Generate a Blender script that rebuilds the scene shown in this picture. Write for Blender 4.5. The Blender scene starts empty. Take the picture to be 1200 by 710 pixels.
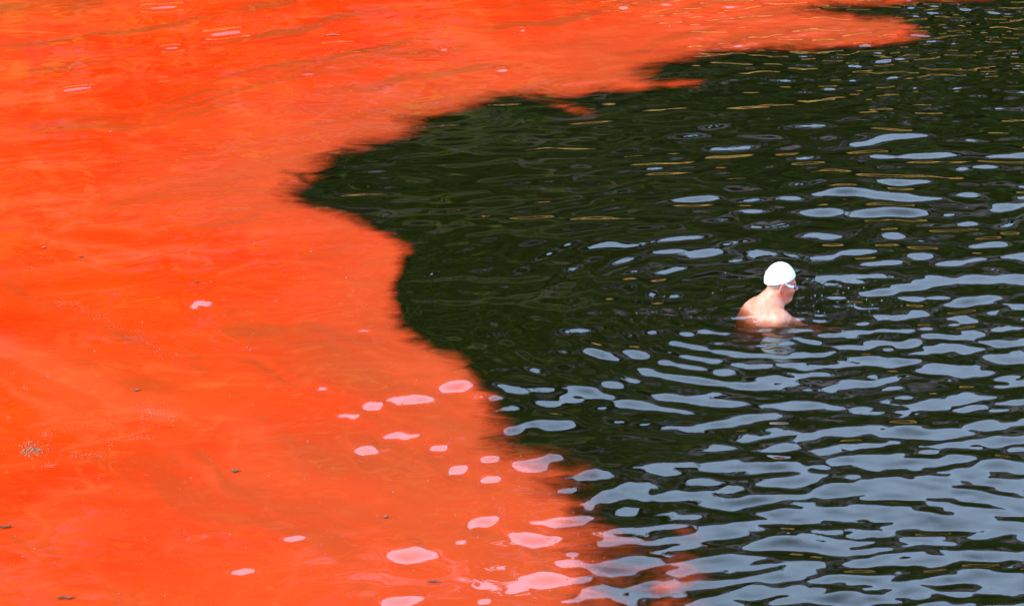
import bpy, math, random
import numpy as np
from mathutils import Vector

random.seed(7)
rng = np.random.default_rng(11)
S = bpy.context.scene
C = S.collection
R = math.radians

# ------------------------------------------------------------------ camera, sky, sun, exposure
CAM_H, CAM_D, HFOV = 6.3, 20.0, 17.0          # metres above the water, degrees down, degrees wide
cam = bpy.data.cameras.new('camera')
cam.lens = 18.0 / math.tan(R(HFOV / 2)); cam.sensor_width = 36.0
cam.clip_start = 0.5; cam.clip_end = 3000.0
co = bpy.data.objects.new('camera', cam); C.objects.link(co)
co.location = (0, 0, CAM_H); co.rotation_euler = (R(90 - CAM_D), 0, 0)
S.camera = co
S.view_settings.view_transform = 'Standard'; S.view_settings.look = 'None'
S.view_settings.gamma = 1.0; S.view_settings.exposure = 0.62
S.cycles.max_bounces = 10; S.cycles.volume_bounces = 0; S.cycles.transparent_max_bounces = 12
S.cycles.caustics_reflective = False; S.cycles.caustics_refractive = False

SUN_EL, SUN_AZ = 37.0, -118.0                 # azimuth from +Y towards +X: behind the camera, to the left
W = bpy.data.worlds.new('World'); S.world = W; W.use_nodes = True
nt = W.node_tree; bg = nt.nodes['Background']
sky = nt.nodes.new('ShaderNodeTexSky'); sky.sky_type = 'NISHITA'; sky.sun_disc = False
sky.sun_elevation = R(SUN_EL); sky.sun_rotation = R(SUN_AZ)
sky.dust_density = 2.0; sky.air_density = 1.0
bg.inputs[1].default_value = 0.12
# a bright thin haze veil, thick towards the horizon all the way round
tc = nt.nodes.new('ShaderNodeTexCoord'); sx = nt.nodes.new('ShaderNodeSeparateXYZ')
nt.links.new(tc.outputs['Generated'], sx.inputs[0])
mr = nt.nodes.new('ShaderNodeMapRange'); mr.interpolation_type = 'SMOOTHSTEP'
mr.inputs[1].default_value = 0.55; mr.inputs[2].default_value = 1.0
mr.inputs[3].default_value = 0.92; mr.inputs[4].default_value = 0.10
nt.links.new(sx.outputs[2], mr.inputs[0])
cn = nt.nodes.new('ShaderNodeTexNoise'); cn.inputs['Scale'].default_value = 2.6; cn.inputs['Detail'].default_value = 5
nt.links.new(tc.outputs['Generated'], cn.inputs['Vector'])
cr = nt.nodes.new('ShaderNodeMapRange'); cr.inputs[1].default_value = 0.3; cr.inputs[2].default_value = 0.7
cr.inputs[3].default_value = 0.78; cr.inputs[4].default_value = 1.1
nt.links.new(cn.outputs[0], cr.inputs[0])
vc = nt.nodes.new('ShaderNodeVectorMath'); vc.operation = 'SCALE'
vc.inputs[0].default_value = (14.6, 20.2, 29.0); nt.links.new(cr.outputs[0], vc.inputs['Scale'])
mx = nt.nodes.new('ShaderNodeMix'); mx.data_type = 'RGBA'
nt.links.new(mr.outputs[0], mx.inputs[0]); nt.links.new(sky.outputs[0], mx.inputs[6]); nt.links.new(vc.outputs[0], mx.inputs[7])
nt.links.new(mx.outputs[2], bg.inputs[0])

sl = bpy.data.lights.new('sun', 'SUN'); sl.energy = 4.6; sl.angle = R(0.5); sl.color = (1.0, 0.93, 0.83)
so = bpy.data.objects.new('sun', sl); C.objects.link(so)
sd = Vector((math.sin(R(SUN_AZ)) * math.cos(R(SUN_EL)), math.cos(R(SUN_AZ)) * math.cos(R(SUN_EL)), math.sin(R(SUN_EL))))
so.rotation_euler = sd.to_track_quat('Z', 'Y').to_euler()

# ------------------------------------------------------------------ helpers
FPX = 600.0 / math.tan(R(HFOV / 2))
SD_, CD_ = math.sin(R(CAM_D)), math.cos(R(CAM_D))
def at(px, py, z=0.0):
    """the point at height z that the camera sees at photo pixel (px, py)"""
    a, b = (px - 600.0) / FPX, (355.0 - py) / FPX
    d = np.array([a, b * SD_ + CD_, b * CD_ - SD_]); t = (z - CAM_H) / d[2]
    return np.array([0, 0, CAM_H]) + d * t
def pxsize(p):
    """metres per photo pixel at a ground point: across, and along the water"""
    r = math.sqrt(p[0] ** 2 + p[1] ** 2 + CAM_H ** 2)
    return r / FPX, r / FPX / (CAM_H / r)

def smooth(a, b, x):
    t = np.clip((x - a) / (b - a), 0, 1); return t * t * (3 - 2 * t)

def lattice(nseed, n=256):
    return np.random.default_rng(nseed).random((n, n)).astype(np.float32)
_lat = [lattice(100 + i) for i in range(8)]
def vnoise(x, y, k=0):
    L = _lat[k % 8]; n = L.shape[0]
    xi = np.floor(x).astype(int); yi = np.floor(y).astype(int)
    fx = x - xi; fy = y - yi; fx = fx * fx * (3 - 2 * fx); fy = fy * fy * (3 - 2 * fy)
    a, b = L[yi % n, xi % n], L[yi % n, (xi + 1) % n]; c, d = L[(yi + 1) % n, xi % n], L[(yi + 1) % n, (xi + 1) % n]
    return a + (b - a) * fx + (c - a) * fy + (a - b - c + d) * fx * fy
def fbm(x, y, k=0, o=4):
    s = 0; a = 0.5; t = 0
    for i in range(o):
        s = s + a * vnoise(x * 2 ** i + 17.3 * i, y * 2 ** i + 9.1 * i, k + i); t += a; a *= 0.5
    return s / t

def link(name, me, mat=None, parent=None):
    o = bpy.data.objects.new(name, me); C.objects.link(o)
    if mat is not None: me.materials.append(mat)
    if parent is not None: o.parent = parent
    return o
def tag(o, label=None, cat=None, group=None, kind=None):
    for k, v in (('label', label), ('category', cat), ('group', group), ('kind', kind)):
        if v: o[k] = v
    return o
def mesh_np(name, co_, faces, smooth_=True):
    """faces: (n,k) int array"""
    me = bpy.data.meshes.new(name); n, k = faces.shape
    me.vertices.add(len(co_)); me.vertices.foreach_set('co', np.ascontiguousarray(co_, np.float32).ravel())
    me.loops.add(n * k); me.loops.foreach_set('vertex_index', np.ascontiguousarray(faces, np.int32).ravel())
    me.polygons.add(n); me.polygons.foreach_set('loop_start', np.arange(0, n * k, k, dtype=np.int32))
    me.polygons.foreach_set('loop_total', np.full(n, k, np.int32))
    me.polygons.foreach_set('use_smooth', np.full(n, smooth_, bool))
    me.update(calc_edges=True); return me
def fattr(me, name, v):
    a = me.attributes.new(name, 'FLOAT', 'POINT'); a.data.foreach_set('value', np.ascontiguousarray(v, np.float32).ravel())

class N:
    """small node-tree writer"""
    def __init__(s, name):
        s.m = bpy.data.materials.new(name); s.m.use_nodes = True; s.t = s.m.node_tree; s.t.nodes.clear()
        s.out = s.t.nodes.new('ShaderNodeOutputMaterial')
    def n(s, kind, **kw):
        o = s.t.nodes.new('ShaderNode' + kind)
        for k, v in kw.items(): setattr(o, k, v)
        return o
    def l(s, a, b): s.t.links.new(a, b)
    def val(s, inp, v):
        if hasattr(v, 'is_linked') or isinstance(v, bpy.types.NodeSocket): s.l(v, inp)
        else: inp.default_value = v
    def math(s, op, a, b=0.0, c=None):
        o = s.n('Math', operation=op); s.val(o.inputs[0], a); s.val(o.inputs[1], b)
        if c is not None: s.val(o.inputs[2], c)
        return o.outputs[0]
    def rng(s, v, a, b, c=0.0, d=1.0):
        o = s.n('MapRange', interpolation_type='SMOOTHSTEP'); s.val(o.inputs[0], v)
        for i, q in enumerate((a, b, c, d)): s.val(o.inputs[i + 1], q)
        return o.outputs[0]
    def mix(s, f, a, b):
        o = s.n('Mix', data_type='RGBA'); s.val(o.inputs[0], f)
        for i, q in ((6, a), (7, b)):
            if isinstance(q, tuple): o.inputs[i].default_value = q if len(q) == 4 else q + (1.0,)
            else: s.l(q, o.inputs[i])
        return o.outputs[2]
    def attr(s, name): return s.n('Attribute', attribute_name=name).outputs['Fac']
    def noise(s, vec, scale, detail=3.0, rough=0.55, dist=0.0):
        o = s.n('TexNoise'); s.l(vec, o.inputs['Vector']); o.inputs['Scale'].default_value = scale
        o.inputs['Detail'].default_value = detail; o.inputs['Roughness'].default_value = rough; o.inputs['Distortion'].default_value = dist
        return o.outputs[0]
    def objco(s, scale=(1, 1, 1), rot=(0, 0, 0)):
        t = s.n('TexCoord'); m = s.n('Mapping'); m.inputs['Scale'].default_value = scale; m.inputs['Rotation'].default_value = rot
        s.l(t.outputs['Object'], m.inputs[0]); return m.outputs[0]
    def bsdf(s, col, rough=0.5, **kw):
        b = s.n('BsdfPrincipled')
        if isinstance(col, tuple): b.inputs['Base Color'].default_value = col + (1.0,)
        else: s.l(col, b.inputs['Base Color'])
        s.val(b.inputs['Roughness'], rough)
        for k, v in kw.items(): s.val(b.inputs[k.replace('_', ' ')], v)
        return b
    def done(s, b): s.l(b.outputs[0] if hasattr(b, 'outputs') else b, s.out.inputs[0]); return s.m

def simple(name, col, rough=0.5, vary=0.25, scale=30.0, **kw):
    m = N(name); f = m.noise(m.objco(), scale)
    a = tuple(c * (1 - vary) for c in col); b = tuple(min(1, c * (1 + vary)) for c in col)
    return m.done(m.bsdf(m.mix(m.rng(f, 0.3, 0.7), a, b), rough, **kw))

# ------------------------------------------------------------------ the edge of the bloom, on the water plane
EDGE_PX = [(1320, -60), (1230, -12), (1140, 4), (1050, 8), (985, 11), (968, 14), (1010, 18), (1062, 22), (1086, 32), (1090, 40), (1076, 51), (1010, 58),
           (940, 62), (872, 64), (812, 71), (774, 80), (768, 93), (826, 94), (818, 104), (742, 109), (680, 112), (640, 115), (668, 122), (700, 134), (738, 139),
           (690, 137), (640, 125), (600, 118), (572, 130), (530, 136), (504, 140), (521, 156), (498, 166), (452, 176), (402, 192), (370, 212), (356, 229), (398, 239),
           (440, 254), (480, 274), (492, 292), (482, 313), (466, 334), (468, 356), (482, 380), (518, 408), (552, 434), (584, 462), (596, 488),
           (606, 512), (656, 532), (694, 556), (726, 592), (766, 616), (796, 644), (806, 684), (826, 722), (850, 800),
           (400, 1000), (-700, 1000), (-1300, 300), (-900, -300), (600, -300)]
EDGE = np.array([at(max(-1500, x), max(y, -330))[:2] for x, y in EDGE_PX])
def signed_edge(X, Y):
    """distance to the edge polygon, positive inside the bloom"""
    x = X.ravel(); y = Y.ravel(); d = np.full(x.shape, 1e9); ins = np.zeros(x.shape, bool); n = len(EDGE)
    for i in range(n):
        a, b = EDGE[i], EDGE[(i + 1) % n]; e = b - a; L = (e ** 2).sum() + 1e-12
        t = np.clip(((x - a[0]) * e[0] + (y - a[1]) * e[1]) / L, 0, 1)
        d = np.minimum(d, (x - a[0] - t * e[0]) ** 2 + (y - a[1] - t * e[1]) ** 2)
        c = ((a[1] > y) != (b[1] > y)) & (x < (b[0] - a[0]) * (y - a[1]) / (b[1] - a[1] + 1e-12) + a[0]); ins ^= c
    d = np.sqrt(d); return np.where(ins, d, -d).reshape(X.shape)

# ------------------------------------------------------------------ waves
SWIM = at(900, 362)                                     # where the swimmer breaks the surface
HAND = at(1005, 376)
def plane_waves(seed, n, l0, l1, mean, spread, slope):
    g = np.random.default_rng(seed); lam = np.exp(g.uniform(np.log(l0), np.log(l1), n)); k = 2 * np.pi / lam
    th = R(mean) + R(spread) * g.normal(size=n)
    return k * -np.sin(th), k * np.cos(th), slope * math.sqrt(2.0 / n) / k, g.uniform(0, 2 * np.pi, n)
def add_waves(h, X, Y, A, waves):
    for kx, ky, a, p in zip(*waves): h += A * a * np.sin(kx * X + ky * Y + p)

# broad sky-facing faces of the swell inside the bloom: photo x, y, width, height, tilt (deg in the picture), strength
FACETS = [(480, 469, 54, 10, 4, 1), (533, 454, 38, 13, 0, 1), (437, 476, 30, 10, 0, .9), (470, 512, 40, 10, -10, 1), (429, 529, 32, 12, 6, 1), (514, 525, 25, 9, 0, 1),
          (537, 552, 26, 10, 0, 1), (575, 563, 28, 9, 0, 1), (575, 538, 26, 9, 3, 1), (622, 547, 46, 14, 3, 1), (651, 537, 28, 7, 0, 1), (567, 612, 34, 13, -4, 1),
          (480, 652, 56, 20, 12, 1.1), (620, 633, 36, 20, 12, 1.05), (672, 612, 74, 13, 6, 1), (636, 680, 46, 17, 12, 1), (717, 668, 40, 18, 14, 1), (770, 688, 52, 18, -6, 1),
          (345, 632, 30, 9, 15, .85), (285, 671, 32, 14, 22, .95), (468, 706, 52, 13, 0, 1), (690, 558, 30, 10, 0, 1), (663, 576, 24, 6, 0, .9), (235, 357, 40, 14, 4, .8),
          (250, 398, 36, 10, 14, .75), (427, 388, 22, 5, 0, .9), (585, 465, 22, 6, 0, .9), (742, 574, 46, 17, 0, 1), (710, 585, 32, 12, -4, 1), (378, 456, 18, 7, 0, .8), (408, 489, 26, 8, -8, .9),
          (568, 704, 20, 8, 0, .8), (540, 636, 16, 6, 0, .7), (454, 528, 16, 5, 0, .6), (602, 502, 22, 10, 0, 1), (634, 497, 46, 12, -8, 1),
          (190, 10, 62, 3, 3, 1.5), (265, 39, 60, 4, 7, 1.5), (90, 106, 46, 3, 6, 1.4), (202, 57, 32, 3, 6, 1.4), (192, 94, 24, 2, 5, 1.3), (360, 88, 20, 2, 4, 1.2), (18, 222, 34, 3, 14, 1.2), (160, 222, 24, 3, 6, 1.0),
          (730, 10, 14, 4, 6, 1.4), (612, 37, 10, 3, 0, 1.4), (520, 60, 12, 3, 0, 1.4), (590, 84, 20, 3, 8, 1.3)]
def wave_height(X, Y, edge):
    """height of the water; X, Y in metres"""
    red = smooth(-0.15, 0.65, edge)
    deep = smooth(0.3, 1.6, edge)
    yy = Y - 17.3
    right = smooth(-0.5, 2.3, X - 0.10 * yy)
    near = smooth(-0.3, -2.6, yy); far = smooth(0.2, 3.2, yy)
    patch = 0.55 + 0.9 * fbm(X * 0.9 + 3, Y * 0.55, 1, 2)
    calm = (1 - 0.80 * red) * (1 - 0.55 * deep)
    back = 1 - 0.90 * smooth(19.3, 21.4, Y)
    lee = np.exp(-((X - SWIM[0] - 0.1) / 0.42) ** 2 - ((Y - SWIM[1] + 0.5) / 0.8) ** 2)
    calm = calm * (1 - 0.85 * lee)
    h = np.zeros_like(X)
    add_waves(h, X, Y, back * calm * (0.42 + 0.62 * right) * patch, plane_waves(21, 48, 0.15, 0.46, 3, 31, 0.055))
    add_waves(h, X, Y, calm * (0.30 + 0.25 * right + 0.45 * near), plane_waves(22, 34, 0.18, 0.55, -13, 27, 0.036))
    add_waves(h, X, Y, calm * far * (0.35 + 0.65 * back), plane_waves(23, 30, 0.16, 0.5, 17, 13, 0.055))
    add_waves(h, X, Y, 0.5 + 0.5 * calm, plane_waves(24, 16, 0.7, 2.2, 10, 22, 0.020))
    # wandering fine ripples, strongest in the far right corner and in the swimmer's wake
    wake = np.exp(-(((X - SWIM[0] - 0.55) / 0.75) ** 2 + ((Y - SWIM[1] + 0.55) / 0.9) ** 2))
    corner = smooth(0.0, 2.6, X) * smooth(19.8, 22.2, Y)
    gusts = smooth(0.42, 0.72, fbm(X * 1.3, Y * 0.8 + 7, 3, 3))
    add_waves(h, X, Y, calm * (0.30 * gusts + 1.15 * corner + 0.8 * wake), plane_waves(25, 40, 0.085, 0.22, 6, 34, 0.055))
    add_waves(h, X, Y, red * smooth(19.0, 21.5, Y) * smooth(-2.4, 0.2, X) * gusts, plane_waves(27, 30, 0.10, 0.3, 14, 28, 0.085))
    add_waves(h, X, Y, calm * right * near, plane_waves(28, 40, 0.075, 0.20, -6, 34, 0.050))
    add_waves(h, X, Y, 0.4 + 0.6 * (1 - deep), plane_waves(26, 30, 0.12, 0.35, 10, 45, 0.010))
    # ring waves from the swimmer
    r = np.hypot(X - SWIM[0], Y - SWIM[1]) + 1e-6
    env = np.exp(-((r - 0.85) / 0.8) ** 2) * (0.22 + 0.78 * smooth(0.6, -0.7, X - SWIM[0])) * (0.4 + 0.75 * smooth(0.5, -0.4, Y - SWIM[1])) * (1 - red) * (1 - 0.7 * lee)
    rp = r + 0.07 * (fbm(X * 2, Y * 2, 5, 2) - .5)
    h += 0.095 / (2 * np.pi / 0.135) * env * np.sin(2 * np.pi * rp / 0.135) * (0.5 + fbm(X * 1.7 + 4, Y * 1.2, 2, 2))
    h += 0.050 / (2 * np.pi / 0.21) * np.exp(-((r - 1.7) / 1.0) ** 2) * (1 - red) * (1 - 0.7 * lee) * (0.3 + 0.7 * smooth(0.8, -0.6, X - SWIM[0])) * np.sin(2 * np.pi * rp / 0.21)
    add_waves(h, X, Y, np.exp(-((X - SWIM[0] - 0.1) / 0.4) ** 2 - ((Y - SWIM[1] + 0.45) / 0.75) ** 2), plane_waves(29, 26, 0.07, 0.18, 0, 22, 0.055))
    r2 = np.hypot(X - HAND[0], Y - HAND[1]) + 1e-6
    h += 0.06 / (2 * np.pi / 0.12) * np.exp(-(r2 / 0.42) ** 2) * np.sin(2 * np.pi * r2 / 0.12)
    # the swimmer's bow swell lies low against the skin
    for px, py, w, hh, tilt, s in FACETS:
        p = at(px, py); ax, ay = pxsize(p)
        tg = math.atan2(math.tan(R(tilt)) * ay, ax)
        dx, dy = X - p[0], Y - p[1]
        u = dx * math.cos(tg) + dy * math.sin(tg); v = -dx * math.sin(tg) + dy * math.cos(tg)
        su = w * 0.5 * ax / math.cos(tg) ** 0.5 / 0.86; sv = max(0.016, hh * 0.5 * ay * math.cos(tg) / 0.46)
        k_ = 0.82 if py < 590 else 0.64; su *= k_; sv *= k_
        m_ = (np.abs(u) < 3 * su) & (np.abs(v) < 3 * sv)
        if m_.any():
            wob = fbm(X[m_] * 9 + px, Y[m_] * 6, 3, 3) - .5; wob2 = fbm(X[m_] * 7 + py, Y[m_] * 5 + px, 5, 2) - .5
            uu = u[m_] / su * (1 + 0.5 * wob2) + wob2 * .4; vv = v[m_] / sv + 0.55 * wob + 0.25 * uu * uu * wob2
            h[m_] += s * (0.14 if py > 130 else 0.19) * sv * vv * np.exp(-uu ** 4 - vv ** 2)
    return h

def axis(a, b, step, far, grow=1.22):
    core = list(np.arange(a, b + step / 2, step)); lo, hi, s = [], [], step
    x = a
    while x > -far: s *= grow; x -= s; lo.append(x)
    s = step; x = b
    while x < far: s *= grow; x += s; hi.append(x)
    return np.array(lo[::-1] + core + hi)
GX = axis(-4.1, 4.1, 0.0098, 600.0); GY = axis(12.4, 24.6, 0.0128, 600.0)
X, Y = np.meshgrid(GX, GY)
NX, NY = len(GX), len(GY)
EDG = signed_edge(X, Y)
H = wave_height(X, Y, EDG)
fade = smooth(-9, -4.4, X) * smooth(9, 4.4, X) * smooth(7.5, 12.0, Y) * smooth(31, 25, Y)
H *= fade
def height_at(x, y):
    i = int(np.argmin(abs(GX - x))); j = int(np.argmin(abs(GY - y))); return float(H[j, i])

# ------------------------------------------------------------------ water: one closed body, waves on top
def water_material():
    m = N('sea_water')
    fr = m.n('Fresnel'); geo = m.n('NewGeometry')     # the same straight-through loss for light entering and leaving
    m.l(m.math('MULTIPLY_ADD', geo.outputs['Backfacing'], 1 / 1.42 - 1.42, 1.42), fr.inputs['IOR'])
    tr = m.n('BsdfTransparent'); gl = m.n('BsdfGlossy'); gl.inputs['Roughness'].default_value = 0.015
    mx_ = m.n('MixShader'); m.l(fr.outputs[0], mx_.inputs[0]); m.l(tr.outputs[0], mx_.inputs[1]); m.l(gl.outputs[0], mx_.inputs[2])
    ab = m.n('VolumeAbsorption'); ab.inputs['Color'].default_value = (0.45, 0.18, 0.0, 1); ab.inputs['Density'].default_value = 12.0
    sc = m.n('VolumeScatter'); sc.inputs['Color'].default_value = (0.42, 0.80, 0.12, 1); sc.inputs['Density'].default_value = 0.30; sc.inputs['Anisotropy'].default_value = 0.3
    ad = m.n('AddShader'); m.l(ab.outputs[0], ad.inputs[0]); m.l(sc.outputs[0], ad.inputs[1]); m.l(ad.outputs[0], m.out.inputs['Volume'])
    return m.done(mx_)
idx = np.arange(NX * NY).reshape(NY, NX)
q = np.stack([idx[:-1, :-1], idx[:-1, 1:], idx[1:, 1:], idx[1:, :-1]], -1).reshape(-1, 4)
ring = np.concatenate([idx[0, :], idx[1:, -1], idx[-1, -2::-1], idx[-2:0:-1, 0]])
top = np.stack([X.ravel(), Y.ravel(), H.ravel()], -1)
low = top[ring].copy(); low[:, 2] = -6.0
nb = len(top); nr = len(ring); ar = np.arange(nr)
skirt = np.stack([ring, nb + ar, nb + (ar + 1) % nr, ring[(ar + 1) % nr]], -1)
corners = np.array([[X[0, 0], Y[0, 0], -6], [X[0, -1], Y[0, -1], -6], [X[-1, -1], Y[-1, -1], -6], [X[-1, 0], Y[-1, 0], -6]])
floor_ = np.array([[nb + nr + 3, nb + nr + 2, nb + nr + 1, nb + nr]])
wm = mesh_np('water', np.concatenate([top, low, corners]), np.concatenate([q, skirt, floor_]))
water = tag(link('water', wm, water_material()), 'dark green rippled sea water mirroring pale sky and a dark cliff', kind='structure')

# ------------------------------------------------------------------ seabed with weed
def seabed_material():
    m = N('seabed_weed'); co_ = m.objco((1, 0.45, 1))
    a = m.noise(co_, 2.2, 6, 0.62, 0.9); b = m.noise(m.objco((1, 0.5, 1), (0, 0, 0.4)), 5.5, 5, 0.6, 0.5)
    c = m.mix(m.rng(a, 0.38, 0.62), (0.03, 0.04, 0.012), (0.30, 0.34, 0.10))
    c = m.mix(m.rng(b, 0.50, 0.72), c, (0.34, 0.27, 0.10))
    c = m.mix(m.rng(m.noise(co_, 0.7, 2), 0.35, 0.65), m.mix(0.55, c, (0.01, 0.013, 0.006)), c)
    return m.done(m.bsdf(c, 0.9, Specular_IOR_Level=0.1))
bx = axis(-6, 6, 0.12, 500.0, 1.3); by = axis(11, 30, 0.16, 500.0, 1.3)
BX, BY = np.meshgrid(bx, by)
BZ = -0.85 - 0.35 * fbm(BX * 0.5, BY * 0.35, 2, 4) - 0.5 * smooth(1.0, 4, BX) + 0.22 * (fbm(BX * 2.2, BY * 1.4, 4, 3) - 0.5)
bi = np.arange(BX.size).reshape(BX.shape)
bq = np.stack([bi[:-1, :-1], bi[:-1, 1:], bi[1:, 1:], bi[1:, :-1]], -1).reshape(-1, 4)
tag(link('seabed', mesh_np('seabed', np.stack([BX.ravel(), BY.ravel(), BZ.ravel()], -1), bq), seabed_material()), 'weedy dark green seabed dimly seen through the water', kind='structure')

# ------------------------------------------------------------------ the red algae film floating on the water
def algae_material():
    m = N('red_algae')
    den = m.attr('cover'); pale = m.attr('pale'); stain_shade = m.attr('stain_shade'); thin = m.attr('thin')
    v = m.objco((0.55, 0.9, 1), (0, 0, R(-14)))
    w1 = m.noise(v, 1.0, 4, 0.5, 1.0); w2 = m.noise(v, 2.2, 4, 0.5, 0.8); fine = m.noise(m.objco((1, 0.5, 1)), 42, 4, 0.6)
    fil = m.noise(m.objco((0.6, 1.0, 1), (0, 0, R(-10))), 1.1, 2, 0.4, 0.9)
    red, org, sal = (0.50, 0.0165, 0.0006), (0.55, 0.029, 0.0016), (0.57, 0.046, 0.0075)
    c = m.mix(m.rng(w1, 0.36, 0.66), red, org)
    c = m.mix(m.math('MULTIPLY', m.rng(w2, 0.52, 0.72), 0.55), c, sal)
    # thin winding filaments of paler scum
    f1 = m.rng(m.math('ABSOLUTE', m.math('SUBTRACT', fil, 0.5)), 0.0, 0.016, 1.0, 0.0)
    c = m.mix(m.math('MULTIPLY', f1, m.rng(w2, 0.40, 0.60, 0.0, 0.30)), c, (0.56, 0.070, 0.022))
    c = m.mix(m.math('MULTIPLY', pale, 0.8), c, (0.56, 0.060, 0.017))
    c = m.mix(m.math('MULTIPLY', stain_shade, m.rng(w2, 0.3, 0.6, 0.45, 1.0)), c, (0.27, 0.030, 0.004))
    c = m.mix(m.math('MULTIPLY', thin, 0.85), c, (0.30, 0.040, 0.011))
    c = m.mix(m.rng(fine, 0.62, 0.80, 0.0, 0.18), c, (0.60, 0.15, 0.07))
    b = m.bsdf(c, 0.02, IOR=1.42, Specular_IOR_Level=0.5)
    tr = m.n('BsdfTransparent'); ms = m.n('MixShader')
    wisp = m.noise(m.objco((0.7, 1.1, 1), (0, 0, R(-16))), 4.6, 7, 0.62, 0.8)
    fray = m.math('MULTIPLY', m.rng(den, 0.0, 0.35), m.rng(den, 0.97, 0.6, 0.15, 1.0))
    al = m.rng(m.math('ADD', den, m.math('MULTIPLY', m.math('SUBTRACT', wisp, 0.5), fray)), 0.14, 0.80)
    al = m.math('MULTIPLY', al, m.rng(den, 0.0, 0.12))
    m.l(al, ms.inputs[0]); m.l(tr.outputs[0], ms.inputs[1]); m.l(b.outputs[0], ms.inputs[2])
    return m.done(ms)
warp = 0.15 * (fbm(X * 2.4, Y * 1.1, 0, 4) - 0.5) * 2
e2 = EDG + warp
ys = Y - 17.3
e2 = e2 + 0.12 * smooth(-2.0, -3.4, ys)
# how wide the edge frays: crisp at the bay's left shore, wide and murky towards the camera
soft = 0.20 + 0.30 * smooth(0.4, 2.6, ys) + 0.68 * smooth(-1.2, -3.2, ys) + 0.12 * smooth(0.6, -0.6, ys)
den = smooth(-0.35, 1.0, e2 / soft)
thin = smooth(3.2, 0.2, e2 / (soft + 0.12)) * (0.75 + 0.25 * smooth(1, -1, ys))
murk = smooth(1.3, 0.0, e2) * smooth(-1.8, -3.2, ys)
thin = np.clip(np.maximum(thin, 0.9 * murk * fbm(X * 1.6, Y * 1.2, 6, 3) * 1.6), 0, 1)
den = den * (1 - 0.55 * murk * smooth(0.42, 0.62, fbm(X * 2.1 + 5, Y * 1.1, 7, 4)))
WX = 0.16 * (fbm(X * 1.5 + 2, Y * 0.8, 3, 4) - 0.5) * 2; WY = 0.3 * (fbm(X * 1.3 + 8, Y * 0.7, 5, 4) - 0.5) * 2
def strokes(items, X, Y):
    X = X + WX; Y = Y + WY
    """soft strokes along photo-traced lines: [(width m, strength, [(px,py),...])]"""
    o = np.zeros_like(X)
    for wd, st, pts in items:
        P = [at(*p)[:2] for p in pts]
        xs_, ys_ = [p[0] for p in P], [p[1] for p in P]; mg = wd * 4
        sub = np.ix_((GY > min(ys_) - mg * 3) & (GY < max(ys_) + mg * 3), (GX > min(xs_) - mg) & (GX < max(xs_) + mg))
        x, y = X[sub], Y[sub]; d = np.full(x.shape, 1e9)
        for a, b in zip(P[:-1], P[1:]):
            e = b - a; t = np.clip(((x - a[0]) * e[0] + (y - a[1]) * e[1] / 4) / (e[0] ** 2 + e[1] ** 2 / 4 + 1e-9), 0, 1)
            d = np.minimum(d, (x - a[0] - t * e[0]) ** 2 + ((y - a[1] - t * e[1]) * 0.45) ** 2)
        o[sub] = np.maximum(o[sub], st * np.exp(-(d / wd ** 2) ** 0.6))
    return o
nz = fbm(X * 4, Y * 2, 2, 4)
stain_shade = strokes([(0.07, .8, [(0, 330), (60, 352), (130, 385), (175, 410), (230, 432)]), (0.03, .5, [(120, 370), (160, 400), (200, 420)]),
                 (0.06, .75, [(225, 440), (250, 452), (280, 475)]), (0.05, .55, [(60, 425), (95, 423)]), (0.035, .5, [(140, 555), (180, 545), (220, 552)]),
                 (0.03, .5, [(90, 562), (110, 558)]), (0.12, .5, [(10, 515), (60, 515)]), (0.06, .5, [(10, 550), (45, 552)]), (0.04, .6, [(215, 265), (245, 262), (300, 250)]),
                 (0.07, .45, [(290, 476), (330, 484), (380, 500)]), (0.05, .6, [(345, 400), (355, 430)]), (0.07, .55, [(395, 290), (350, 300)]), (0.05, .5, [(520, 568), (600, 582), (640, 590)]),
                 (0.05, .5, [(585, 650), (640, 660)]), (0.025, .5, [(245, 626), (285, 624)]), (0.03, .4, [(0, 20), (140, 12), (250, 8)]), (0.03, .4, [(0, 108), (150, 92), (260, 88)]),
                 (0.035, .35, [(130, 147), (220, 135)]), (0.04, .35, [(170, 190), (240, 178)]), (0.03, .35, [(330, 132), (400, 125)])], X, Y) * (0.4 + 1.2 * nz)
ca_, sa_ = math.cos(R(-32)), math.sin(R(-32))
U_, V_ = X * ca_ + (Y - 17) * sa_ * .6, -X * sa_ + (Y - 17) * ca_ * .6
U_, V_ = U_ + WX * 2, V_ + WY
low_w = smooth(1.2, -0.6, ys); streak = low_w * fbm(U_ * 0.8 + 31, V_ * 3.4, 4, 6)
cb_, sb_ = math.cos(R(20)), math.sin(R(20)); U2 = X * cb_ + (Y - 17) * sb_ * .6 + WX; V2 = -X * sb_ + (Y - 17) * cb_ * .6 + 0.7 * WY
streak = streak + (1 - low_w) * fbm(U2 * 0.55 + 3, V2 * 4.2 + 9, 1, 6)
stain_shade = np.maximum(stain_shade, 0.85 * smooth(.56, .80, streak)); stain_shade = np.maximum(stain_shade, 0.7 * smooth(.46, .70, streak) * smooth(2.6, 0.7, e2) * smooth(0.6, -1.6, ys))  # streaked stains, then wave shading painted into the film near its edge
fold_shade = low_w * fbm(U_ * 1.0 + 3, V_ * 7.0, 3, 4) + (1 - low_w) * fbm(U2 * 0.6 + 13, V2 * 9.0, 5, 4)  # shading of the ripple folds, put into the algae colour as dark lines
stain_shade = np.maximum(stain_shade, 0.9 * smooth(.50, .72, fold_shade) * (0.35 + 0.65 * np.maximum(smooth(3.0, 0.9, e2) * smooth(0.8, -0.8, ys), smooth(2.2, 3.8, ys))))
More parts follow.
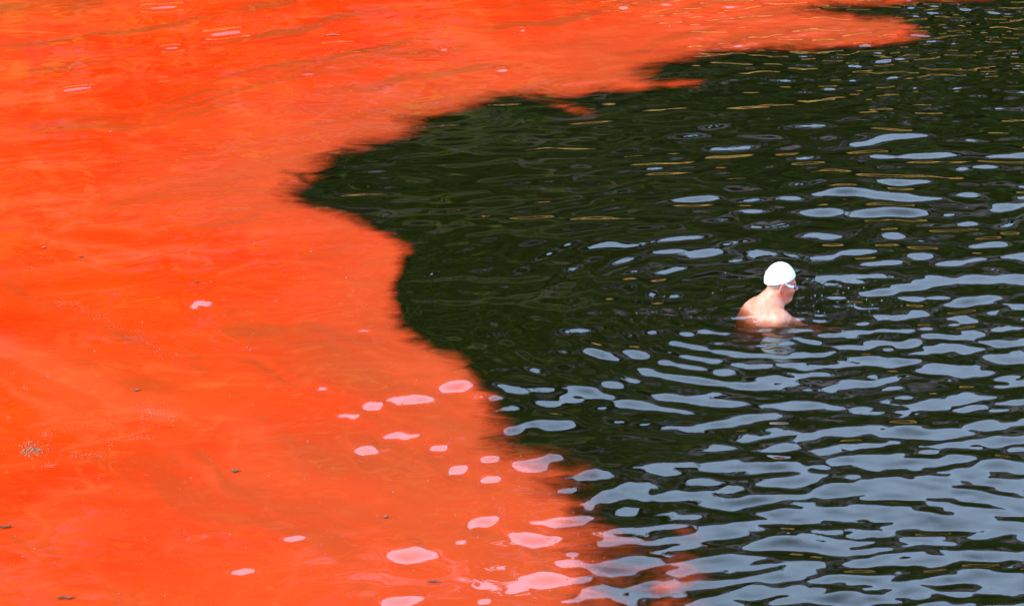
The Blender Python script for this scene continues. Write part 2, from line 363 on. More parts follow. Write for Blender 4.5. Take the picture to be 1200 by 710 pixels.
pale_n = smooth(.54, .80, low_w * fbm(U_ * 0.7 + 11, V_ * 3.8 + 5, 6, 6) + (1 - low_w) * fbm(U2 * 0.5 + 7, V2 * 4.6, 2, 6))
pale = strokes([(0.035, .9, [(0, 410), (60, 440), (130, 470), (200, 498)]), (0.10, .5, [(60, 420), (160, 460), (300, 520)]), (0.02, .6, [(30, 285), (140, 300), (230, 306)]),
                (0.02, .6, [(240, 325), (300, 310), (370, 312)]), (0.05, .6, [(300, 270), (360, 265), (420, 262)]), (0.12, .5, [(420, 330), (460, 300)]),
                (0.015, .7, [(50, 500), (90, 492), (140, 488), (190, 500)]), (0.015, .7, [(80, 535), (120, 525), (170, 512)]), (0.03, .6, [(270, 520), (268, 540)]),
                (0.10, .4, [(280, 130), (340, 150), (400, 150)]), (0.014, .7, [(250, 180), (330, 155), (385, 130)]), (0.16, .55, [(520, 40), (640, 70), (720, 60)]), (0.15, .6, [(760, 20), (900, 30), (1040, 38)]),
                (0.12, .5, [(440, 120), (500, 125)]), (0.02, .5, [(200, 640), (215, 632), (240, 640)]), (0.02, .5, [(330, 690), (350, 640), (400, 640)])], X, Y) * (0.55 + 0.9 * nz)
pale = np.maximum(pale, 0.6 * pale_n)
keep = e2 / soft > -0.36
kf = keep.ravel()[q].any(1)
kf &= (q[:, 0] // NX < NY - 2)
used = np.zeros(NX * NY, bool); used[q[kf].ravel()] = True
near_core = (np.abs(X) < 12) & (Y > 9) & (Y < 34); kf &= near_core.ravel()[q].all(1)
used[:] = False; used[q[kf].ravel()] = True
remap = np.cumsum(used) - 1
av = top[used].copy(); av[:, 2] += 0.004
am = mesh_np('red_algae_bloom', av, remap[q[kf]])
for nm, arr in (('cover', den), ('thin', thin), ('stain_shade', np.clip(stain_shade, 0, 1)), ('pale', np.clip(pale, 0, 1))): fattr(am, nm, arr.ravel()[used])
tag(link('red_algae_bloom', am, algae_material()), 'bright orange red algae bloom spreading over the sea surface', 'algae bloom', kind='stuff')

# ------------------------------------------------------------------ the cliff across the cove (seen mirrored in the water)
def cliff_height(x):
    return 10.55 + 2.0 * smooth(3.6, 1.0, x) + 2.7 * smooth(1.3, -1.2, x) + 2.2 * smooth(-1.2, -7.0, x) + 0.6 * (fbm(x * 0.4 + 40, x * 0 + 3.3, 1, 4) - 0.5) * 2
def cliff_material():
    m = N('cliff_rock'); co_ = m.objco()
    sep = m.n('SeparateXYZ'); m.l(co_, sep.inputs[0]); z = sep.outputs[2]
    n1 = m.noise(m.objco((0.5, 1, 2.2)), 0.9, 5, 0.6); n2 = m.noise(co_, 3.0, 4)
    zz = m.math('ADD', z, m.math('MULTIPLY', m.math('SUBTRACT', n1, 0.5), 1.6))
    wet, tan_ = (0.008, 0.006, 0.006), (0.70, 0.43, 0.10)
    n3 = m.noise(m.objco((0.8, 1, 1.3)), 0.55, 5, 0.62, 0.6); n4 = m.noise(m.objco((0.35, 1, 5.0)), 1.1, 4, 0.6)
    veg = m.mix(m.rng(n3, 0.40, 0.60), (0.046, 0.074, 0.007), (0.115, 0.120, 0.012))
    veg = m.mix(m.rng(n2, 0.50, 0.66), veg, (0.022, 0.034, 0.012))
    n5 = m.noise(m.objco((0.30, 1, 1.6)), 2.2, 4, 0.6, 0.4)
    veg = m.mix(m.rng(n5, 0.46, 0.60), veg, m.mix(0.8, veg, (0.012, 0.016, 0.006)))
    veg = m.mix(m.rng(n4, 0.56, 0.68, 0.0, 0.8), veg, (0.105, 0.075, 0.050))
    veg = m.mix(m.rng(sep.outputs[0], -1.0, 5.0), veg, m.mix(0.5, veg, (0.030, 0.062, 0.030)))
    led = m.mix(m.rng(n4, 0.46, 0.56), wet, tan_)
    led = m.mix(m.rng(n2, 0.5, 0.62), led, m.mix(0.55, led, (0.36, 0.10, 0.035)))
    c = m.mix(m.rng(zz, 0.65, 0.8), wet, led)
    c = m.mix(m.rng(zz, 2.3, 2.45), c, wet)
    c = m.mix(m.rng(zz, 3.3, 4.0), c, veg)
    rel = m.attr('rel')
    rr = m.math('ADD', rel, m.math('MULTIPLY', m.math('SUBTRACT', n1, 0.5), 5.0))
    gp = m.mix(m.rng(n4, 0.42, 0.60), (0.42, 0.37, 0.39), (0.090, 0.068, 0.074))
    gmask = m.math('MULTIPLY', m.rng(rr, -3.0, -2.3), m.rng(m.noise(m.objco((0.6, 1, 1.0)), 0.45, 4, 0.6), 0.34, 0.46))
    c = m.mix(gmask, c, gp)
    low = m.math('MULTIPLY', m.rng(m.noise(m.objco((0.45, 1, 0.9)), 0.62, 5, 0.6, 0.5), 0.53, 0.61), m.rng(zz, 3.6, 4.6))
    c = m.mix(m.math('MULTIPLY', low, 0.75), c, m.mix(m.rng(n2, 0.4, 0.6), (0.075, 0.052, 0.050), (0.17, 0.125, 0.13)))
    return m.done(m.bsdf(c, 0.95, Specular_IOR_Level=0.15))
cx = np.arange(-60, 60.01, 0.4)
prof = []                                             # (height fraction or metres, set back)
zl = [-4, 0.0, 0.35, 0.36, 0.9, 0.95, 1.7, 1.75, 2.4, 2.45, 3.4, 3.5, 4.6, 4.7, 6.0, 6.1, 7.4, 7.5, 8.8, 8.9, 10.2, 10.3, 11.6, 11.7, 13.2, 13.3, 15.0, 15.1, 17.0, 17.1, 19.5]
rows, rel = [], []
g = np.random.default_rng(5)
setb = 0.0
for i, z in enumerate(zl):
    if i % 2 == 1: setb += g.uniform(0.15, 0.8)
    HT = cliff_height(cx); zz = np.minimum(z, HT)
    yv = 36.0 + setb + 1.6 * (fbm(cx * 0.25 + i // 2 * 3.1, cx * 0 + i // 2 * 1.7, 3, 4) - 0.5) + 0.05 * np.maximum(0, z - HT)
    rows.append(np.stack([cx, yv, zz], -1)); rel.append(zz - HT)
for dz, dy in ((0.5, 4.0), (1.0, 14.0), (-8, 30.0)):
    rows.append(np.stack([cx, rows[len(zl) - 1][:, 1] + dy, cliff_height(cx) + dz], -1)); rel.append(np.full(len(cx), 0.3))
CV = np.stack(rows, 0); ci = np.arange(CV.shape[0] * CV.shape[1]).reshape(CV.shape[:2])
cq = np.stack([ci[:-1, :-1], ci[:-1, 1:], ci[1:, 1:], ci[1:, :-1]], -1).reshape(-1, 4)
cm = mesh_np('cliff', CV.reshape(-1, 3), cq, False); fattr(cm, 'rel', np.concatenate(rel))
tag(link('cliff', cm, cliff_material()), 'stepped sandstone cliff across the cove, seen only as reflections', kind='structure')
# scrub hanging on the middle of the cliff and along its brow
lv, lf = [], []
for k in range(2600):
    x = random.uniform(-40, 40); ht = float(cliff_height(np.array([x]))[0]); z = random.choice([random.uniform(3.3, ht - 1.2), random.uniform(3.3, ht - 1.2), ht + random.uniform(-0.2, 0.3)])
    row = int(np.searchsorted(zl, z)); j = int((x + 60) / 0.4); yb = CV[min(row, len(zl) - 1), j, 1]
    sz = random.uniform(0.25, 0.6)
    for t in range(9):
        c = np.array([x + random.gauss(0, sz * .7), yb - 0.25 + random.gauss(0, sz * .3), z + random.gauss(0, sz * .4)])
        a = np.array([random.gauss(0, 1) for _ in range(3)]); a /= np.linalg.norm(a); b = np.cross(a, [0.3, 0.5, 0.8]); b /= np.linalg.norm(b)
        s_ = random.uniform(0.12, 0.3); n0 = len(lv); lv += [c - a * s_, c + b * s_ * .5, c + a * s_, c - b * s_ * .5]; lf.append((n0, n0 + 1, n0 + 2, n0 + 3))
tag(link('cliff_scrub', mesh_np('cliff_scrub', np.array(lv), np.array(lf), False), simple('scrub_leaf', (0.055, 0.080, 0.009), 0.7, 0.6, 0.8, Specular_IOR_Level=0.2)),
    'dark green scrub clinging to the cliff, seen only as reflections', kind='stuff')

# ------------------------------------------------------------------ solid modelling: smooth unions on a grid, turned into one surface
def smin(a, b, k):
    h = np.maximum(k - np.abs(a - b), 0) / k
    return np.minimum(a, b) - h * h * k * 0.25
class Field:
    def __init__(s, ax): s.ax = ax; s.F = np.full([len(a) for a in ax], 1.0, np.float32)
    def box(s, lo, hi):
        return tuple(slice(max(0, int(np.searchsorted(a, l)) - 1), int(np.searchsorted(a, h)) + 1) for a, l, h in zip(s.ax, lo, hi))
    def pts(s, sl):
        return np.meshgrid(*[a[q_].astype(np.float32) for a, q_ in zip(s.ax, sl)], indexing='ij')
    def put(s, sl, d, k, cut):
        if cut: s.F[sl] = -smin(-s.F[sl], d, k)
        else: s.F[sl] = smin(s.F[sl], d, k)
    def cone(s, a, b, ra, rb, k=0.03, cut=False):
        a = np.array(a, float); b = np.array(b, float); m = max(ra, rb) + k + 0.02
        sl = s.box(np.minimum(a, b) - m, np.maximum(a, b) + m); p = s.pts(sl); e = b - a; L = (e ** 2).sum() + 1e-9
        t = np.clip(sum((p[i] - a[i]) * e[i] for i in range(3)) / L, 0, 1)
        s.put(sl, np.sqrt(sum((p[i] - a[i] - t * e[i]) ** 2 for i in range(3))) - (ra + (rb - ra) * t), k, cut)
    def chain(s, pts, k=0.03):
        for (a, ra), (b, rb) in zip(pts[:-1], pts[1:]): s.cone(a, b, ra, rb, k)
    def ell(s, c, r, M=np.eye(3), k=0.03, cut=False):
        c = np.array(c, float); m = max(r) + k + 0.02; sl = s.box(c - m, c + m); p = s.pts(sl)
        qd = [sum((p[j] - c[j]) * M[j][i] for j in range(3)) for i in range(3)]
        k0 = np.sqrt(sum((qd[i] / r[i]) ** 2 for i in range(3))) + 1e-6; k1 = np.sqrt(sum((qd[i] / r[i] ** 2) ** 2 for i in range(3))) + 1e-6
        s.put(sl, k0 * (k0 - 1) / k1, k, cut)
def surface_nets(F, ax):
    """one smooth quad surface at F = 0 on a stretched grid"""
    sg = F < 0; cnt = np.zeros([n - 1 for n in F.shape], np.uint8)
    off = [(i, j, k) for i in (0, 1) for j in (0, 1) for k in (0, 1)]
    sh = F.shape
    for i, j, k in off: cnt += sg[i:sh[0] - 1 + i, j:sh[1] - 1 + j, k:sh[2] - 1 + k]
    I, J, K = np.nonzero((cnt > 0) & (cnt < 8)); vid = np.full(cnt.shape, -1, np.int32); vid[I, J, K] = np.arange(len(I))
    acc = np.zeros((len(I), 3)); num = np.zeros(len(I))
    for a in off:
        for dim in range(3):
            if a[dim]: continue
            b = list(a); b[dim] = 1
            fa = F[I + a[0], J + a[1], K + a[2]].astype(float); fb = F[I + b[0], J + b[1], K + b[2]].astype(float)
            m = (fa < 0) != (fb < 0); t = np.where(m, fa / np.where(m, fa - fb, 1), 0)
            P = [ax[0][I + a[0]], ax[1][J + a[1]], ax[2][K + a[2]]]; Q = [ax[0][I + b[0]], ax[1][J + b[1]], ax[2][K + b[2]]]
            for d in range(3): acc[:, d] += np.where(m, P[d] + (Q[d] - P[d]) * t, 0)
            num += m
    V = acc / num[:, None]; quads = []
    for dim in range(3):
        u, v = (dim + 1) % 3, (dim + 2) % 3
        s0 = [slice(1, -1)] * 3; s1 = [slice(1, -1)] * 3; s0[dim] = slice(0, -1); s1[dim] = slice(1, None)
        A, B = sg[tuple(s0)], sg[tuple(s1)]; ch = np.argwhere(A != B); o_ = np.ones(3, int); o_[dim] = 0; ch = ch + o_
        ins = sg[ch[:, 0], ch[:, 1], ch[:, 2]]
        def cell(du, dv):
            c = ch.copy(); c[:, u] -= du; c[:, v] -= dv; return vid[c[:, 0], c[:, 1], c[:, 2]]
        f = np.stack([cell(1, 1), cell(0, 1), cell(0, 0), cell(1, 0)], -1); f[~ins] = f[~ins][:, ::-1]; quads.append(f)
    return V, np.concatenate(quads)
def stretch(segs):
    """axis from [(start, end, step), ...]"""
    o = []
    for a, b, st in segs: o += list(np.linspace(a, b, max(2, int(round((b - a) / st)) + 1))[:-1])
    return np.array(o + [segs[-1][1]])

# ------------------------------------------------------------------ the swimmer
FACE = R(13)
FW = np.array([math.cos(FACE), math.sin(FACE), 0]); LF = np.array([-math.sin(FACE), math.cos(FACE), 0])
FIG, LIFT = 0.82, -0.066
def to_world(P): return SWIM + FIG * (np.outer(P[:, 0], FW) + np.outer(P[:, 1], LF) + np.outer(P[:, 2] + LIFT, [0, 0, 1]))
HC = np.array([0.080, 0.0, 0.250]); PT = R(7)
HM = np.array([[math.cos(PT), 0, math.sin(PT)], [0, 1, 0], [-math.sin(PT), 0, math.cos(PT)]])     # head space -> body space
def hd(f, l, u): return HC + HM @ np.array([f, l, u])
def hrot(M=np.eye(3)): return HM @ M
def rx(a): c, s_ = math.cos(a), math.sin(a); return np.array([[1, 0, 0], [0, c, -s_], [0, s_, c]])
def ry(a): c, s_ = math.cos(a), math.sin(a); return np.array([[c, 0, s_], [0, 1, 0], [-s_, 0, c]])
def rz(a): c, s_ = math.cos(a), math.sin(a); return np.array([[c, -s_, 0], [s_, c, 0], [0, 0, 1]])
def head_shape(B):
    H_ = hrot()
    B.ell(hd(0, 0, .010), (.094, .077, .097), H_, .02)                 # skull
    B.ell(hd(.026, 0, -.055), (.066, .063, .082), H_, .03)             # face
    for s_ in (-1, 1):
        B.cone(hd(-.012, .058 * s_, -.058), hd(.050, .030 * s_, -.112), .020, .022, .03)     # jaw
        B.ell(hd(.062, .042 * s_, -.048), (.026, .022, .022), H_, .03)                        # cheek
        B.ell(hd(.088, .032 * s_, -.018), (.014, .018, .012), H_, .012, cut=True)             # eye socket
        B.ell(hd(.080, .032 * s_, -.018), (.012, .012, .012), H_, .006)                       # eye ball under its lid
        B.ell(hd(.084, .026 * s_, .006), (.010, .024, .007), H_, .014)                        # brow
        B.ell(hd(.100, .011 * s_, -.047), (.010, .008, .007), H_, .008)                       # nostril wing
        E_ = hrot(rz(-.35 * s_) @ ry(.2))
        B.ell(hd(-.012, .081 * s_, -.024), (.020, .009, .033), E_, .008)                      # ear
        B.ell(hd(-.004, .089 * s_, -.022), (.010, .007, .018), E_, .006, cut=True)
    B.cone(hd(.094, 0, -.008), hd(.114, 0, -.043), .0095, .0135, .012)  # nose
    B.ell(hd(.091, 0, -.073), (.013, .024, .007), H_, .010)            # lips
    B.ell(hd(.086, 0, -.085), (.012, .020, .007), H_, .010)
    B.ell(hd(.096, 0, -.079), (.010, .022, .0022), H_, .004, cut=True)
    B.ell(hd(.074, 0, -.112), (.020, .024, .018), H_, .025)            # chin
def hand(B, wrist, tip_dir, side, palm_n):
    """palm, four bent fingers of unequal length and a thumb set off the side of the palm"""
    w = np.array(wrist, float); d = np.array(tip_dir, float); d /= np.linalg.norm(d)
    n = np.array(palm_n, float); n -= d * n.dot(d); n /= np.linalg.norm(n); t = np.cross(n, d) * side       # towards the thumb
    M = np.stack([d, t, n], 1)
    B.ell(w + d * .045, (.055, .041, .016), M, .02)
    for i, (o, ln) in enumerate(((.030, .070), (.010, .080), (-.011, .074), (-.031, .058))):
        b = w + d * .088 + t * o; c = b + d * ln * .45 + t * o * .12 + n * .002; e = c + d * ln * .32 + n * .010; f = e + d * ln * .23 + n * .013
        B.chain([(b, .0092), (c, .0088), (e, .0080), (f, .0072)], .004)
    b = w + d * .028 + t * .036; c = b + d * .030 + t * .028 + n * .006; e = c + d * .032 + t * .010 + n * .006
    B.chain([(w + d * .015 + t * .02, .015), (b, .0135), (c, .011), (e, .0085)], .008)
AXB = (stretch([(-.78, -.16, .010), (-.16, -.04, .006), (-.04, .21, .0032), (.21, .46, .008), (.46, .72, .0042)]),
       stretch([(-.38, -.28, .009), (-.28, -.10, .0048), (-.10, .10, .0034), (.10, .28, .0048), (.28, .38, .009)]),
       stretch([(-.98, -.20, .011), (-.20, .10, .0045), (.10, .40, .0032)]))
B = Field(AXB)
SP = R(53)                                             # how far the trunk leans back from level
TM = ry(SP - math.pi)                                  # trunk axes: x runs down the spine
TM = np.stack([[-math.cos(SP), 0, -math.sin(SP)], [0, 1, 0], [-math.sin(SP), 0, math.cos(SP)]], 1)
def tr_(a, l, n): return np.array([0.005, 0, 0.085]) + TM @ np.array([a, l, n])
B.ell(tr_(.16, 0, -.050), (.20, .215, .135), TM, .05)     # rib cage
B.ell(tr_(.09, 0, .004), (.14, .19, .082), TM, .06)      # upper back
B.ell(tr_(.33, 0, -.06), (.17, .165, .115), TM, .07)      # belly
B.ell(tr_(.50, 0, -.05), (.13, .17, .115), TM, .07)       # hips
for s_ in (-1, 1):
    B.cone(tr_(-.03, .035 * s_, -.01), tr_(.03, .135 * s_, -.03), .042, .050, .06)          # trapezius
    B.ell(tr_(.12, .095 * s_, .035), (.085, .065, .045), TM, .06)                            # shoulder blade
    B.ell(tr_(.51, .075 * s_, .045), (.09, .075, .07), TM, .05)                              # buttock
    B.chain([(tr_(.54, .09 * s_, -.05), .088), ((-.12, .19 * s_, -.78), .058), ((-.50, .15 * s_, -.86), .036)], .04)
    B.ell((-.27, .172 * s_, -.835), (.10, .047, .045), k=.05)                                # calf
    B.chain([((-.50, .15 * s_, -.86), .034), ((-.57, .155 * s_, -.89), .032), ((-.70, .19 * s_, -.88), .020)], .02)
B.cone((-.008, 0, .10), hd(-.004, 0, -.055), .074, .063, .05)                                # neck
B.cone((.015, 0, .07), hd(.02, 0, -.07), .050, .050, .04)
SR = np.array([.014, -.190, .056]); ER = np.array([.225, -.150, -.070]); WR = np.array([.460, -.085, -.095])
SL = np.array([.030, .195, .015]); EL = np.array([.220, .210, -.120]); WL = np.array([.44, .140, -.135])
for sh_, el_, wr_, sd_ in ((SR, ER, WR, 1), (SL, EL, WL, -1)):
    B.ell(sh_ + [0, 0, .0], (.066, .062, .064), k=.06)
    B.chain([(sh_, .060), (sh_ * .45 + el_ * .55, .052), (el_, .042), (el_ * .7 + wr_ * .3, .043), (wr_, .027)], .04)
    hand(B, wr_, wr_ - el_ + np.array([0, 0, -.02]), sd_, (0, .12 * sd_, -1))
head_shape(B)
def skin_material():
    m = N('skin'); co_ = m.objco(); f = m.noise(co_, 38, 4, 0.6); g_ = m.noise(co_, 9, 3)
    c = m.mix(m.rng(f, 0.35, 0.7), (0.42, 0.152, 0.088), (0.50, 0.208, 0.132))
    c = m.mix(m.math('MULTIPLY', m.attr('red_tone'), m.rng(g_, 0.25, 0.7, 0.65, 1.0)), c, (0.40, 0.082, 0.045))
    b = m.bsdf(c, 0.42, Subsurface_Weight=0.12, Subsurface_Scale=0.02)
    b.inputs['Subsurface Radius'].default_value = (1.0, 0.35, 0.2)
    bp = m.n('Bump'); bp.inputs['Strength'].default_value = 0.15; bp.inputs['Distance'].default_value = 0.004; m.l(m.noise(co_, 160, 3), bp.inputs['Height']); m.l(bp.outputs[0], b.inputs['Normal'])
    return m.done(b)
V, Q = surface_nets(B.F, AXB)
person = bpy.data.objects.new('person', None); C.objects.link(person); person.location = SWIM
tag(person, 'bare-backed swimmer in a white cap and goggles, shoulder deep in dark water', 'person')
def child(name, V, Q, mat, world=True, sm=True, parent=None):
    P = to_world(np.asarray(V)) if world else np.asarray(V)
    o = link(name, mesh_np(name, P - SWIM, np.asarray(Q), sm), mat, parent or person); return o
body = child('body', V, Q, skin_material())
hs = (V - HC) @ HM                                       # head-space coordinates of every body point
red_tone = smooth(-.13, -.06, hs[:, 2]) * smooth(-.075, -.01, hs[:, 0]) * (hs[:, 2] < .2)  # skin redder and darker over the face and forearms
red_tone = np.maximum(red_tone, 0.55 * smooth(.30, .50, V[:, 0])); fattr(body.data, 'red_tone', red_tone)

pg = np.meshgrid(*AXB, indexing='ij'); oa = tr_(0, 0, 0); al_ = sum((pg[i] - oa[i]) * TM[i, 0] for i in range(3))
TF = np.maximum(np.maximum(B.F - .006, .40 - al_), np.maximum(-.56 - pg[2], np.abs(pg[1]) - .30)).astype(np.float32)
tv, tq = surface_nets(TF, AXB); child('swim_trunks', tv, tq, simple('dark_swim_fabric', (0.02, 0.025, 0.04), 0.8))
del pg, al_, TF
# white cap: a stretched shell over the skull, cut along a sloping rim
def head_grid(step=.0026): return (np.arange(-.135, .15, step), np.arange(-.10, .1001, step), np.arange(-.10, .15, step))
def head_field(off=0.0, extra=None):
    ax = head_grid(); F_ = Field(ax)
    F_.ell((0, 0, .010), (.094 + off, .077 + off, .097 + off), k=.02)
    if extra: extra(F_)
    return ax, F_
def rim(f): return .013 + .30 * f + 1.6 * f * f * (f > 0)
ax, CF = head_field(.0045, lambda F_: (F_.ell((-.012, 0, .058), (.070, .058, .066), k=.05), F_.ell((-.05, 0, .01), (.050, .060, .055), k=.04)))
gf, gl_, gu = np.meshgrid(*ax, indexing='ij')
CF.F += (0.0016 * np.sin(70 * (gu - .5 * gf) + 5 * fbm(gf * 30 + 3, gl_ * 30 + gu * 20, 2, 2)) * smooth(.09, .0, gu - rim(gf)) * smooth(-.05, .05, gf)).astype(np.float32)
CF.F -= (0.0018 * smooth(.007, .002, np.abs(gu - rim(gf) - .003))).astype(np.float32)
CF.F = np.maximum(CF.F, (rim(gf) - gu) * .9)
def head_child(name, ax, F, mat, parent=None):
    v, q_ = surface_nets(F, ax); return child(name, HC + v @ HM.T, q_, mat, parent=parent)
head_child('swim_cap', ax, CF.F, simple('white_silicone', (0.60, 0.60, 0.57), 0.38, 0.03, 60))
# cropped grey hair below the cap at the nape
ax, HF = head_field(.0012, lambda F_: (F_.cone((-.03, 0, -.03), (-.05, 0, -.06), .060, .055, .03),))
HF.F += (0.0016 * (fbm(gf * 260, gl_ * 260 + gu * 120, 1, 2) - .5)).astype(np.float32)
HF.F = np.maximum(np.maximum(HF.F, gu - rim(gf) - .004), np.maximum(-.046 - .25 * gf - gu, gf + .028))
head_child('hair', ax, HF.F, simple('cropped_grey_hair', (0.20, 0.145, 0.115), 0.7, 0.5, 220))
# goggles: strap, two lenses and a nose bridge
gog = bpy.data.objects.new('goggles', None); C.objects.link(gog); gog.parent = person
full = Field((np.arange(-.06, .19, .003), np.arange(-.11, .111, .003), np.arange(.1, .4, .003)))
head_shape(full)
def sdf_at(p):
    i = [int(np.clip(round((p[d] - a[0]) / .003), 0, len(a) - 1)) for d, a in enumerate(full.ax)]; return full.F[i[0], i[1], i[2]]
def on_head(ang, u, off):
    c = hd(.0, 0, u); d = HM @ np.array([math.cos(ang), math.sin(ang), 0]); r = 0.16
    while r > .03 and sdf_at(c + d * r) > off: r -= .001
    return c + d * r
strap_m = simple('pale_strap', (0.62, 0.66, 0.74), 0.35, 0.1); lens_m = N('blue_lens'); lens_m = lens_m.done(lens_m.bsdf((0.015, 0.045, 0.17), 0.08, Coat_Weight=0.6))
for s_ in (-1, 1):
    pts_ = []; n_ = 22
    for i in range(n_ + 1):
        a = s_ * R(34 + 52 * i / n_); u = -.014 + .024 * (i / n_) ** 1.5
        for du, of in ((-.0055, .0015), (.0055, .0015), (.0055, .0045), (-.0055, .0045)): pts_.append(on_head(a, u + du * (1.15 - .25 * math.cos(6.28 * i / n_)), of))
    qs = [(4 * i + j, 4 * i + (j + 1) % 4, 4 * i + 4 + (j + 1) % 4, 4 * i + 4 + j) for i in range(n_) for j in range(4)] + [(0, 3, 2, 1), (4 * n_, 4 * n_ + 1, 4 * n_ + 2, 4 * n_ + 3)]
    st = child('strap', np.array(pts_), qs, strap_m, sm=False, parent=gog)
    LFd = Field((np.arange(.05, .125, .0016), np.arange(-.07, .0701, .0016), np.arange(-.055, .025, .0016)))
    LFd.ell((.083, .035 * s_, -.019), (.022, .027, .0185), rz(.45 * s_), .004)
    head_child('lens', LFd.ax, LFd.F, lens_m, parent=gog)
    GF = Field(LFd.ax)
    for k in range(24):
        a0, a1 = 2 * math.pi * k / 24, 2 * math.pi * (k + 1) / 24
        ring_ = [np.array([.083, .034 * s_, -.018]) + rz(.45 * s_) @ np.array([-.004, .0235 * math.cos(q_), .0165 * math.sin(q_)]) for q_ in (a0, a1)]
        GF.cone(ring_[0], ring_[1], .0034, .0034, .004)
    head_child('gasket', GF.ax, GF.F, strap_m, parent=gog)
BF = Field(LFd.ax); BF.chain([((.092, -.014, -.014), .003), ((.103, 0, -.010), .003), ((.092, .014, -.014), .003)], .003)
head_child('bridge', BF.ax, BF.F, strap_m, parent=gog)

# ------------------------------------------------------------------ flotsam on the bloom, bubbles round the swimmer
def world_blob(pts, r, seed):
    """a lumpy twig or clot along world points (x,y,z): one tube mesh"""
    g = np.random.default_rng(seed); v, f = [], []; n = 7
    P = np.array(pts); L = len(P)
    for i in range(L):
        t = P[min(i + 1, L - 1)] - P[max(i - 1, 0)]; t /= np.linalg.norm(t) + 1e-9; a = np.cross(t, [0, 0, 1.0]); a /= np.linalg.norm(a) + 1e-9; b = np.cross(a, t)
        rr = r * (0.25 + math.sin(math.pi * (i + .35) / (L - .3)))
        for k in range(n):
            q_ = 2 * math.pi * k / n; v.append(P[i] + (a * math.cos(q_) + b * 0.45 * math.sin(q_)) * rr * g.uniform(.75, 1.2))
    for i in range(L - 1):
        for k in range(n): f.append((i * n + k, i * n + (k + 1) % n, (i + 1) * n + (k + 1) % n, (i + 1) * n + k))
    return np.array(v), f
def leaf(name, px, py, length, width, ang, mat, label, cat='leaf', stalk=True):
    """a curled leaf blade with a raised midrib and a stalk, lying on the film"""
    length *= .62; width *= .62; p = at(px, py); z0 = height_at(p[0], p[1]) + 0.007; a = R(ang); d = np.array([math.cos(a), math.sin(a)]); t = np.array([-d[1], d[0]])
    root = bpy.data.objects.new(name, None); C.objects.link(root); root.location = (p[0], p[1], z0); tag(root, label, cat, 'leaves and twigs adrift on the bloom')
    v, f = [], []; n = 9
    for i in range(n):
        s_ = i / (n - 1); w = width * 0.5 * math.sin(math.pi * s_ ** 0.8) ** 0.8 * (1 + .15 * math.sin(9 * s_)) + 0.001; x = (s_ - .5) * length
        for k in (-1, -.5, 0, .5, 1):
            q_ = d * x + t * (k * w + .12 * length * s_ * s_); v.append((q_[0], q_[1], 0.003 * k * k * (1 + s_) + 0.003 * (s_ - .5) ** 2 * 4 + (.002 if k == 0 else 0)))
    for i in range(n - 1):
        for k in range(4): f.append((i * 5 + k, i * 5 + k + 1, i * 5 + k + 6, i * 5 + k + 5))
    o = link('blade', mesh_np('blade', np.array(v), np.array(f)), mat, root); sm = o.modifiers.new('thickness', 'SOLIDIFY'); sm.thickness = 0.0015
    if stalk:
        b = np.array(v[2]); e = b + np.array([-d[0], -d[1], 0]) * length * .3 + np.array([0, 0, .004])
        vv, ff = world_blob([b, (b + e) / 2 + [0, 0, .004], e], 0.0035, 3); link('stalk', mesh_np('stalk', vv, np.array(ff)), mat, root)
def twig(px, py, pts, r, mat, label):
    p = at(px, py); z0 = height_at(p[0], p[1]) + 0.008
    v, f = world_blob([(a, b, .004) for a, b in pts], r, int(px)); o = link('twig', mesh_np('twig', v, np.array(f)), mat); o.location = (p[0], p[1], z0)
    tag(o, label, 'twig', 'leaves and twigs adrift on the bloom')
dead = simple('dead_leaf', (0.095, 0.042, 0.022), 0.8, 0.4, 60, Specular_IOR_Level=0.15); greyl = simple('soaked_grey_leaf', (0.16, 0.09, 0.06), 0.8, 0.35, 60, Specular_IOR_Level=0.15); olive = simple('olive_leaf', (0.095, 0.060, 0.03), 0.8, 0.35, 60, Specular_IOR_Level=0.15)
leaf('floating_leaf', 276, 554, .055, .030, 25, olive, 'dark brown leaf afloat on plain orange left of the two tilted pink glints')
leaf('floating_leaf', 7, 620, .085, .028, 8, dead, 'long dark brown leaf floating at the left edge of the photo')
leaf('floating_leaf', 160, 459, .050, .026, -5, greyl, 'pale brown leaf floating beside the long pale scum line')
leaf('floating_leaf', 95, 303, .055, .020, -8, dead, 'slender brown leaf floating right of a small paler one', stalk=False)
leaf('floating_leaf', 51, 292, .040, .032, 15, greyl, 'small pale brown leaf floating on the left, high above the scum patch', stalk=False)
leaf('floating_leaf', 231, 333, .032, .026, 35, dead, 'small dark curled leaf just above the faint pink glint', stalk=False)
leaf('floating_leaf', 82, 83, .040, .030, 0, greyl, 'tiny pale brown leaf floating near the upper left white streaks', stalk=False)
leaf('floating_leaf', 451, 608, .034, .030, 20, greyl, 'small pale brown leaf among the pink sky glints', stalk=False)
twig(76, 702, [(-.035, -.01), (-.01, .004), (.02, -.006), (.04, .01)], .008, dead, 'short dark twig floating at the bottom left corner')
twig(508, 683, [(-.03, 0), (0, .006), (.03, .002)], .006, dead, 'thin brown twig below the large pink glints')
twig(391, 43, [(-.05, 0), (-.01, .015), (.04, .005)], .006, greyl, 'pale brown twig among the pale creases near the top')
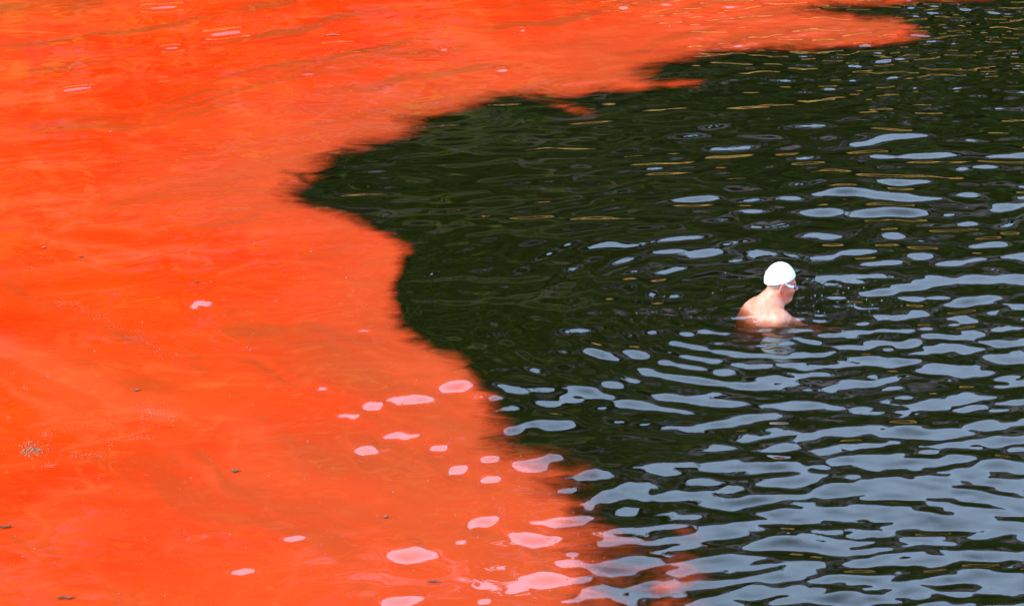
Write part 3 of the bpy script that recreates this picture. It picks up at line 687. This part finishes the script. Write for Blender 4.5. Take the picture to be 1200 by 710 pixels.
# the clotted raft of scum on the left: lumps of froth
g = np.random.default_rng(77)
def octa(v, f, c, r, fl=.55):
    n0 = len(v); a = g.uniform(0, 6.28); ca, sa = math.cos(a) * r, math.sin(a) * r; e = g.uniform(.6, 1.5)
    for x, y, z in ((ca * e, sa * e, 0), (-sa, ca, 0), (-ca * e, -sa * e, 0), (sa, -ca, 0), (0, 0, r * fl), (0, 0, -r * fl)): v.append((c[0] + x, c[1] + y, c[2] + z))
    for k in range(4): f.append((n0 + k, n0 + (k + 1) % 4, n0 + 4)); f.append((n0 + (k + 1) % 4, n0 + k, n0 + 5))
def specks(name, mat, gen, n, r0, r1, label, kind='stuff', cat=None, fl=.55):
    v, f = [], []
    for _ in range(n):
        px, py = gen()
        if not (-20 < px < 1220 and -10 < py < 720): continue
        p = at(px, py); z = height_at(p[0], p[1]) + 0.005; octa(v, f, (p[0], p[1], z), r0 * (r1 / r0) ** (g.random() ** 2.2), fl)
    tag(link(name, mesh_np(name, np.array(v), np.array(f)), mat), label, cat, kind=kind)
froth = simple('pinkish_froth', (0.36, 0.085, 0.035), 0.8, 0.3, 200, Specular_IOR_Level=0.1); grit = simple('drifting_grit', (0.18, 0.075, 0.045), 0.7, 0.6, 90)
def along(lines, spread):
    def gen():
        P = lines[g.integers(len(lines))]; i = g.integers(len(P) - 1); t = g.random(); a, b = P[i], P[i + 1]
        return a[0] + (b[0] - a[0]) * t + g.normal() * spread * 2.2, a[1] + (b[1] - a[1]) * t + g.normal() * spread
    return gen
specks('scum_froth', froth, along([[(52, 500), (75, 502), (105, 503), (130, 499), (150, 496), (190, 502)], [(80, 535), (115, 532), (135, 520), (172, 511)], [(150, 513), (178, 513)], [(48, 505), (62, 513)], [(50, 547), (62, 545)], [(82, 536), (128, 534)]], 1.9), 420, .0018, .0055, 'granular pinkish scum lines trailing across the orange bloom')
specks('scum_raft', simple('clotted_scum', (0.20, 0.085, 0.045), 0.8, 0.5, 120, Specular_IOR_Level=0.1), lambda: (38 + g.normal() * 7, 527 + g.normal() * 4), 200, .003, .009, 'small greyish clot of froth on the left of the bloom')
def in_bloom():
    while True:
        x, y = g.uniform(0, 800), g.uniform(0, 710)
        if vnoise(np.array([x / 70]), np.array([y / 45]), 3)[0] < g.random(): continue
        if signed_edge(*[np.array([c_]) for c_ in at(x, y)[:2]])[0] > .15: return x, y
specks('floating_specks', froth, in_bloom, 210, .0020, .0085, 'scattered pale specks drifting on the bloom')
specks('floating_grit', grit, in_bloom, 300, .0020, .0085, 'scattered dark specks drifting on the bloom')
specks('floating_grit', grit, along([[(110, 365), (140, 385), (170, 400), (215, 425)], [(60, 350), (110, 370)], [(170, 478), (200, 492)]], 5), 420, .0016, .0050, 'dusty trail of dark grit crossing the bloom')
bub = N('bubble_film'); bub = bub.done(bub.bsdf((0.45, 0.47, 0.48), 0.15, Coat_Weight=0.4))
def splash():
    k = g.random()
    if k < .55: return 985 + g.normal() * 42, 352 + g.normal() * 13
    if k < .75: return 948 + g.normal() * 18, 345 + g.normal() * 12
    if k < .90: return 765 + g.normal() * 28, 362 + g.normal() * 10
    return 870 + g.normal() * 40, 330 + g.normal() * 14
specks('bubbles', bub, splash, 190, .0010, .0042, 'small white bubbles scattered over the dark water round the swimmer', fl=.8)
